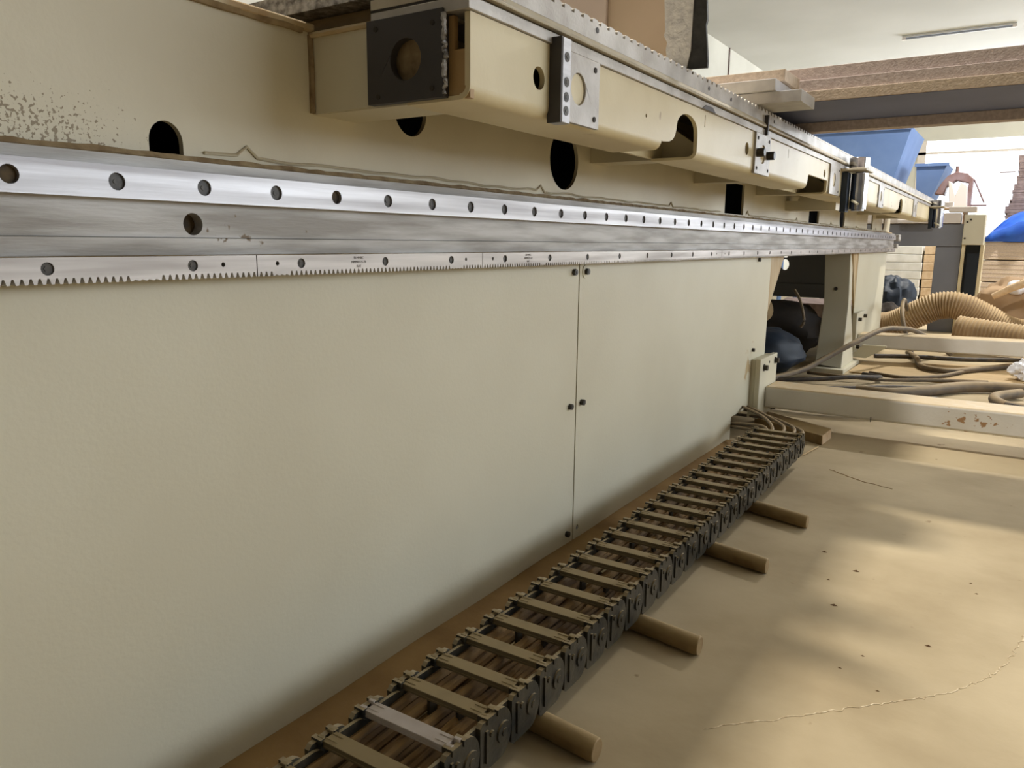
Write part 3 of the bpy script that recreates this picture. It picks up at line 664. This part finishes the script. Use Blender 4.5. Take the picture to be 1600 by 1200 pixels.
MB().tube([(.05, 5.72, .757), (.05, 5.72, .80)], .02, 14).tube([(.08, 5.72, .757), (.08, 5.72, .81)], .018, 14).build('fitting', 'wood', MF)
MB().box(-.09, .10, 5.60, 5.68, .692, .715).build('side_tube', 'frame_white', MF, bevel=.004)
# machine head with hood standing on it
hd = thing('hooded_machine', 'pale machine head under a brown hood, on the second machine frame', 'machine', (.17, 6.9, .80))
MB().prism([(.075, 1.04), (.10, 1.03), (.13, .93), (.16, 1.03), (.205, 1.0), (.215, .84), (.10, .84)], 'y', 6.9, 7.0).build('body', 'frame_white', hd, bevel=.005)
hp = [(-.02, .95), (.02, 1.03), (.06, 1.085), (.115, 1.115), (.19, 1.10), (.235, 1.06), (.235, .84), (.20, .84), (.205, 1.03), (.12, 1.05), (.06, 1.0), (.05, .94)]
MB().prism(hp, 'y', 6.98, 7.12).build('hood', 'rust_hood', hd, bevel=.006)
MB().tube([(.115, 7.05, 1.10), (.115, 7.05, 1.16)], .012, 10).build('lifting_eye', 'rust_hood', hd)
MB().tube([(.235, 7.05, 1.06), (.32, 7.05, .88)], .006, 8).tube([(.20, 7.05, .862), (.34, 7.05, .862)], .007, 8).build('strut', 'rust_hood', hd)
MB().box(-.15, .24, 6.88, 7.15, .83, .842).tube([(-.12, 7.09, .83), (-.12, 7.09, 0)], .02, 10).tube([(.20, 7.09, .83), (.20, 7.09, 0)], .02, 10).build('stand', 'sheet', hd)
# white and cream boards seen under it
for i in range(9):
    z = .061*i
    o = MB().box(-.52+random.uniform(-.01, .01), -.012+random.uniform(-.006, .006), 6.5, 7.0, z+.001, z+.0595).build('foam_board', 'white_board', bevel=.003)
    nm = ['bottom', 'second from the bottom', 'third from the bottom', 'fourth from the bottom', 'middle', 'fourth from the top', 'third from the top', 'second from the top', 'topmost'][i]
    tag(o, 'white board in the stack behind the frame legs, %s' % nm, 'board', 'white boards behind the second frame')
    o = MB().box(-.002+random.uniform(0, .003), .088+random.uniform(-.01, .004), 6.52, 7.0, z+.001, z+.0595).build('timber_block', 'cream_board', bevel=.003)
    tag(o, 'cream timber block beside the white boards, %s of its pile' % nm, 'block', 'cream blocks beside the white boards')
# bundles of sheets, blue tarp, brown sheet stack at right
bs = [(0, .14), (.145, .30), (.305, .455), (.46, .584)]
lb = ['bottom', 'second from the bottom', 'third from the bottom', 'topmost']
for i, (a, b) in enumerate(bs):
    o = MB().box(.375+.006*(i % 2), 1.9, 6.5, 7.9, a+.001, b-.001).build('sheet_bundle', 'mdf_tan', bevel=.004)
    for j in range(1, 5):
        zz = a+(b-a)*j/5; MB().box(.376, 1.9, 6.4985, 6.502, zz-.001, zz+.001).build('sheet_line', 'mdf', o)
    tag(o, 'tan bundle of sheets under the blue tarp, %s' % lb[i], 'sheet bundle', 'tan sheet bundles at right')
tp = MB(); nx, nyy = 26, 14; vs = []
for j in range(nyy+1):
    for i in range(nx+1):
        x = .365+1.3*i/nx; y = 6.47+.5*j/nyy
        prof = .20*min(1, (x-.36)/.18)**.7
        z = .588+prof*(.55+.45*min(1, j/4))+.035*noise.noise(Vector((x*9, y*6, 0)))*(1 if j else .3)
        if j == 0: z = .586
        vs.append((x, y+(.03*noise.noise(Vector((x*12, j, 1)))), max(z, .586)))
fs = [(j*(nx+1)+i, j*(nx+1)+i+1, (j+1)*(nx+1)+i+1, (j+1)*(nx+1)+i) for j in range(nyy) for i in range(nx)]
tpo = tp.add(vs, fs).build('tarp', 'tarp'); tag(tpo, 'crumpled bright blue tarp on the tan sheet bundles at right edge', 'tarp')
sd = tpo.modifiers.new('thick', 'SOLIDIFY'); sd.thickness = .003
st = thing('sheet_stack', 'tall ragged stack of grey-brown sheets behind the blue tarp', 'sheet stack', (.9, 7.5, .6))
random.seed(5); z = .585
while z < 1.20:
    h = random.uniform(.012, .03); dx = random.uniform(-.012, .012)+(.03 if z > 1.0 else 0)-(.02 if z < .85 else 0)
    MB().box(.49+dx, 1.6, 7.0, 7.6, z, z+h-.002).build('sheet', 'grey_stack', st); z += h
MB().box(.40, .50, 7.02, 7.05, 1.098, 1.106).build('sheet', 'grey_stack', st)
# blue hoppers
def hopper(name, x0, x1, y0, y1, zt, bx0, bx1, by0, by1, zb, label):
    h = thing(name, label, 'hopper', ((x0+x1)/2, (y0+y1)/2, 0), 'blue steel hoppers behind the bed')
    t = [(x0, y0, zt), (x1, y0, zt), (x1, y1, zt), (x0, y1, zt)]; b = [(bx0, by0, zb), (bx1, by0, zb), (bx1, by1, zb), (bx0, by1, zb)]
    mb = MB(); 
    mb.add(b+t, [(0, 3, 2, 1), (0, 1, 5, 4), (1, 2, 6, 5), (2, 3, 7, 6), (3, 0, 4, 7)])
    o = mb.build('body', 'blue_bin', h, smooth=False); s_ = o.modifiers.new('thick', 'SOLIDIFY'); s_.thickness = .012
    MB().box(x0-.01, x1+.012, y0-.012, y0+.01, zt-.02, zt+.004).build('rim', 'blue_bin', h)
    for (x, y) in ((bx0+.03, by0+.03), (bx1-.03, by0+.03), (bx0+.03, by1-.03), (bx1-.03, by1-.03)):
        MB().tube([(x, y, 0), (x, y, zb+.02)], .02, 8).build('leg', 'blue_bin', h)
    return h
hopper('steel_hopper', -1.35, -.225, 7.0, 7.9, 1.475, -1.2, -.40, 7.05, 7.7, .8, 'large blue flared steel hopper behind the bed edge')
hopper('steel_hopper', -.19, .034, 7.2, 7.8, 1.20, -.17, -.09, 7.25, 7.7, .86, 'small dark blue hopper right of the large one')

# ------------------------------------------------------------ ducts, covers, cables on the floor
def duct(path, r, pitch, name):
    pts = spline(path, 40); L = [0]
    for a, b in zip(pts, pts[1:]): L.append(L[-1]+(b-a).length)
    n = int(L[-1]/pitch)*6; P_ = []; rr = []; j = 0
    for i in range(n+1):
        s = L[-1]*i/n
        while j < len(L)-2 and L[j+1] < s: j += 1
        t = (s-L[j])/max(1e-9, L[j+1]-L[j]); P_.append(pts[j].lerp(pts[j+1], t))
        rr.append(r*(1+.055*math.cos(2*math.pi*i/6)))
    return MB().tube(P_, rr, 28).build(name, 'hose')
d1 = duct([(-.12, 4.95, .085), (.02, 4.92, .10), (.145, 4.9, .17), (.25, 4.9, .222), (.35, 4.9, .225), (.46, 4.92, .175), (.60, 4.95, .10), (.78, 5.0, .085)], .074, .0135, 'flexible_duct')
tag(d1, 'large arched corrugated duct, dusty tan, behind the far outrigger beam', 'duct', 'corrugated ducts')
d2 = duct([(.37, 4.62, .115), (.45, 4.60, .108), (.55, 4.58, .10), (.68, 4.55, .09), (.9, 4.52, .085)], .078, .0175, 'flexible_duct')
tag(d2, 'lower corrugated duct lying in front of the arched one', 'duct', 'corrugated ducts')
def lump(name, c, s, m, seed, n=22, amp=.22, flat=True):
    mb = MB(); vs = []
    for j in range(n+1):
        th = math.pi*j/n
        for i in range(2*n):
            ph = math.pi*i/n; d = Vector((math.sin(th)*math.cos(ph), math.sin(th)*math.sin(ph), math.cos(th)))
            k = 1+amp*noise.noise(d*2.2+Vector((seed, 0, 0)))+amp*.4*noise.noise(d*6+Vector((0, seed, 0)))
            p = Vector(c)+Vector((d.x*s[0], d.y*s[1], d.z*s[2]))*k
            vs.append((p.x, p.y, max(p.z, c[2]-s[2]*.9) if flat else p.z))
    fs = [(j*2*n+i, (j+1)*2*n+i, (j+1)*2*n+(i+1) % (2*n), j*2*n+(i+1) % (2*n)) for j in range(n) for i in range(2*n)]
    return mb.add(vs, fs).build(name, m)
tag(lump('plastic_wrap', (.80, 4.42, .10), (.13, .10, .095), 'plastic', 3), 'white plastic wrap round the end of the lower duct at right edge', 'plastic')
tag(lump('cover_sheet', (.66, 5.32, .19), (.26, .20, .20), 'sheet', 8), 'dusty brown cover sheet heaped behind the arched duct', 'cover sheet')
tag(lump('plastic_wrap', (.60, 5.16, .325), (.045, .03, .04), 'plastic', 5, n=14), 'shiny clear plastic scrap on top of the brown cover sheet', 'plastic')
tag(MB().tube([(.50, 5.02, .28), (.58, 5.0, .33), (.72, 4.98, .40)], [.017, .02, .024], 12).build('pale_pipe', 'cream_board'), 'pale bent pipe end leaning on the brown cover sheet', 'pipe')
tag(lump('plastic_bag', (.675, 3.80, .046), (.055, .06, .042), 'plastic', 12, amp=.4), 'crumpled white plastic bag on the floor between the outrigger beams', 'bag')
tag(lump('dark_sack', (-.05, 5.45, .19), (.13, .15, .17), 'navy', 21), 'dark blue sack behind the second leg of the machine', 'sack')
tag(lump('dark_sack', (-.06, 5.18, .10), (.10, .08, .11), 'sack', 22), 'grey-brown sack at the foot of the arched duct', 'sack')
tag(lump('dark_sack', (-.40, 4.00, .13), (.24, .22, .15), 'sack', 31, amp=.13), 'dark heaped sack on the floor inside the machine frame', 'sack')
tag(lump('dark_sack', (-.30, 3.42, .09), (.17, .17, .10), 'navy', 37, amp=.13), 'low dark blue-grey sack in the opening between the legs', 'sack')
tag(MB().tube([(-.58, 3.1, .02+.03), (-.20, 2.82, .30), (-.15, 2.78, .33)], .055, 20).build('paper_tube', 'rod'), 'thick brown tube leaning inside the machine opening', 'tube')
tag(MB().tube(spline([(-.18, 3.4, .36), (-.13, 3.3, .32), (-.10, 3.25, .25), (-.11, 3.25, .22)], 6), .006, 8).build('hanging_cable', 'cable'), 'thin pale cable hanging in the opening between the legs', 'cable')
tag(MB().hexa([(-.62, 4.9, 0), (-.18, 4.9, 0), (-.18, 5.1, 0), (-.62, 5.1, 0), (-.62, 4.9, .20), (-.18, 4.9, .20), (-.18, 5.1, .22), (-.62, 5.1, .22)]).build('crate', 'grey_stack', bevel=.004), 'grey-brown box seen through the opening behind the crossbar', 'box')
fl_sheet = MB().hexa([(.03, 3.60, 0), (.62, 3.50, 0), (.80, 4.30, 0), (.03, 3.95, 0), (.03, 3.60, .006), (.62, 3.50, .006), (.80, 4.30, .006), (.03, 3.95, .006)])
fo = fl_sheet.build('carton_sheet', 'wood', bevel=.001); tag(fo, 'flat tan carton sheet on the floor between the outrigger beams', 'carton sheet')
def cbl(pts, r, lab, m='cable', n=12):
    return tag(MB().tube(spline(pts, 10), r, n).build('floor_cable', m), lab, 'cable', 'cables on the floor')
cbl([(-.25, 2.85, .018), (-.12, 3.30, .03), (-.045, 3.48, .075), (.045, 3.60, .135), (.12, 3.78, .178), (.175, 3.96, .172), (.22, 4.12, .15), (.30, 4.3, .08), (.36, 4.45, .012)], .0115, 'thick cable rising from the floor and draped over the far outrigger beam')
cbl([(.105, 4.8, .20), (.11, 4.60, .265), (.125, 4.4, .24), (.15, 4.3, .16), (.20, 4.3, .02)], .010, 'bent cable sticking up beside the second leg')
cbl([(.18, 4.32, .02), (.235, 4.15, .02), (.29, 3.85, .020), (.40, 3.78, .020), (.52, 3.95, .020), (.70, 4.22, .020), (.95, 4.4, .02)], .0125, 'thick dusty cable curving out from under the far outrigger beam')
cbl([(.15, 3.05, .02), (.26, 3.05, .022), (.36, 3.16, .024), (.47, 3.34, .024), (.60, 3.42, .024), (.75, 3.43, .024)], .021, 'thickest hose lying behind the near outrigger beam')
cbl([(.95, 2.95, .02), (.70, 3.02, .02), (.61, 3.06, .022), (.585, 3.20, .022), (.66, 3.34, .022)], .018, 'looped hose end at the right edge behind the near beam')
cbl([(.12, 3.55, .016), (.25, 3.50, .016), (.37, 3.62, .016), (.46, 3.85, .016)], .008, 'thin cable on the carton sheet')
cbl([(-.20, 3.0, .012), (.0, 3.05, .012), (.13, 3.12, .014), (.24, 3.22, .014), (.40, 3.30, .013)], .010, 'dark cable along the floor behind the near beam', 'cable_black')
cbl([(-.25, 2.62, .03), (-.05, 2.62, .035), (.10, 2.62, .035), (.25, 2.68, .035), (.42, 2.9, .03)], .024, 'dark dusty pipe just behind the near outrigger beam', 'cable_black')
cbl([(-.1, 3.4, .014), (.05, 3.35, .02), (.2, 3.4, .014), (.42, 3.55, .014), (.55, 3.6, .014)], .007, 'thin cable crossing behind the thickest hose')
cbl([(-.20, 3.12, .012), (-.02, 3.22, .02), (.10, 3.30, .03), (.18, 3.42, .02), (.10, 3.52, .012)], .009, 'dark cable making a bend at the foot of the second leg', 'cable_black')
cbl([(.22, 2.72, .012), (.34, 2.82, .02), (.46, 2.86, .012), (.60, 2.80, .012), (.72, 2.74, .012)], .009, 'thin dark cable close behind the near outrigger beam', 'cable_black')
cbl([(.05, 4.16, .010), (.20, 4.25, .010), (.42, 4.30, .010), (.70, 4.46, .010)], .010, 'dark cable on the floor behind the far outrigger beam', 'cable_black')
cbl([(.62, 3.0, .030), (.70, 2.92, .036), (.80, 2.94, .036)], .012, 'short dark hose end crossing the looped hose at right edge', 'cable_black')
random.seed(21)
for i in range(14):
    x = random.uniform(.38, .60); y = random.uniform(2.75, 3.15); a = random.uniform(0, 3.1); l = random.uniform(.015, .04)
    dx, dy = math.cos(a)*l, math.sin(a)*l
    o = MB().tube([(x-dx, y-dy, .0042), (x+dx, y+dy, .0042)], .004, 6).build('wood_scrap', random.choice(['wood', 'chip', 'frame_white']))
    tag(o, 'small scrap stick littering the floor behind the near beam', 'scrap', 'scraps behind the near beam')
# lath with pale cut end lying beyond the chain
la = MB().hexa([(-.02, 2.33, 0), (.200, 2.215, 0), (.205, 2.31, 0), (-.02, 2.44, 0), (-.02, 2.33, .028), (.200, 2.215, .028), (.205, 2.31, .030), (-.02, 2.44, .03)]).build('timber_lath', 'rod', bevel=.001)
tag(la, 'dusty timber lath with pale cut end past the far end of the chain', 'lath')
MB().hexa([(.2002, 2.2155, .001), (.2020, 2.2155, .001), (.2068, 2.3095, .001), (.2052, 2.3095, .001), (.2002, 2.2155, .027), (.2020, 2.2155, .027), (.2068, 2.3095, .029), (.2052, 2.3095, .029)]).build('cut_end', 'cream_board', la)
tag(MB().tube([(.16, 2.02, .002), (.185, 2.08, .003), (.198, 2.18, .003)], .0022, 6).build('straw', 'wood'), 'thin pale straw on the floor at the far end of the chain', 'straw')
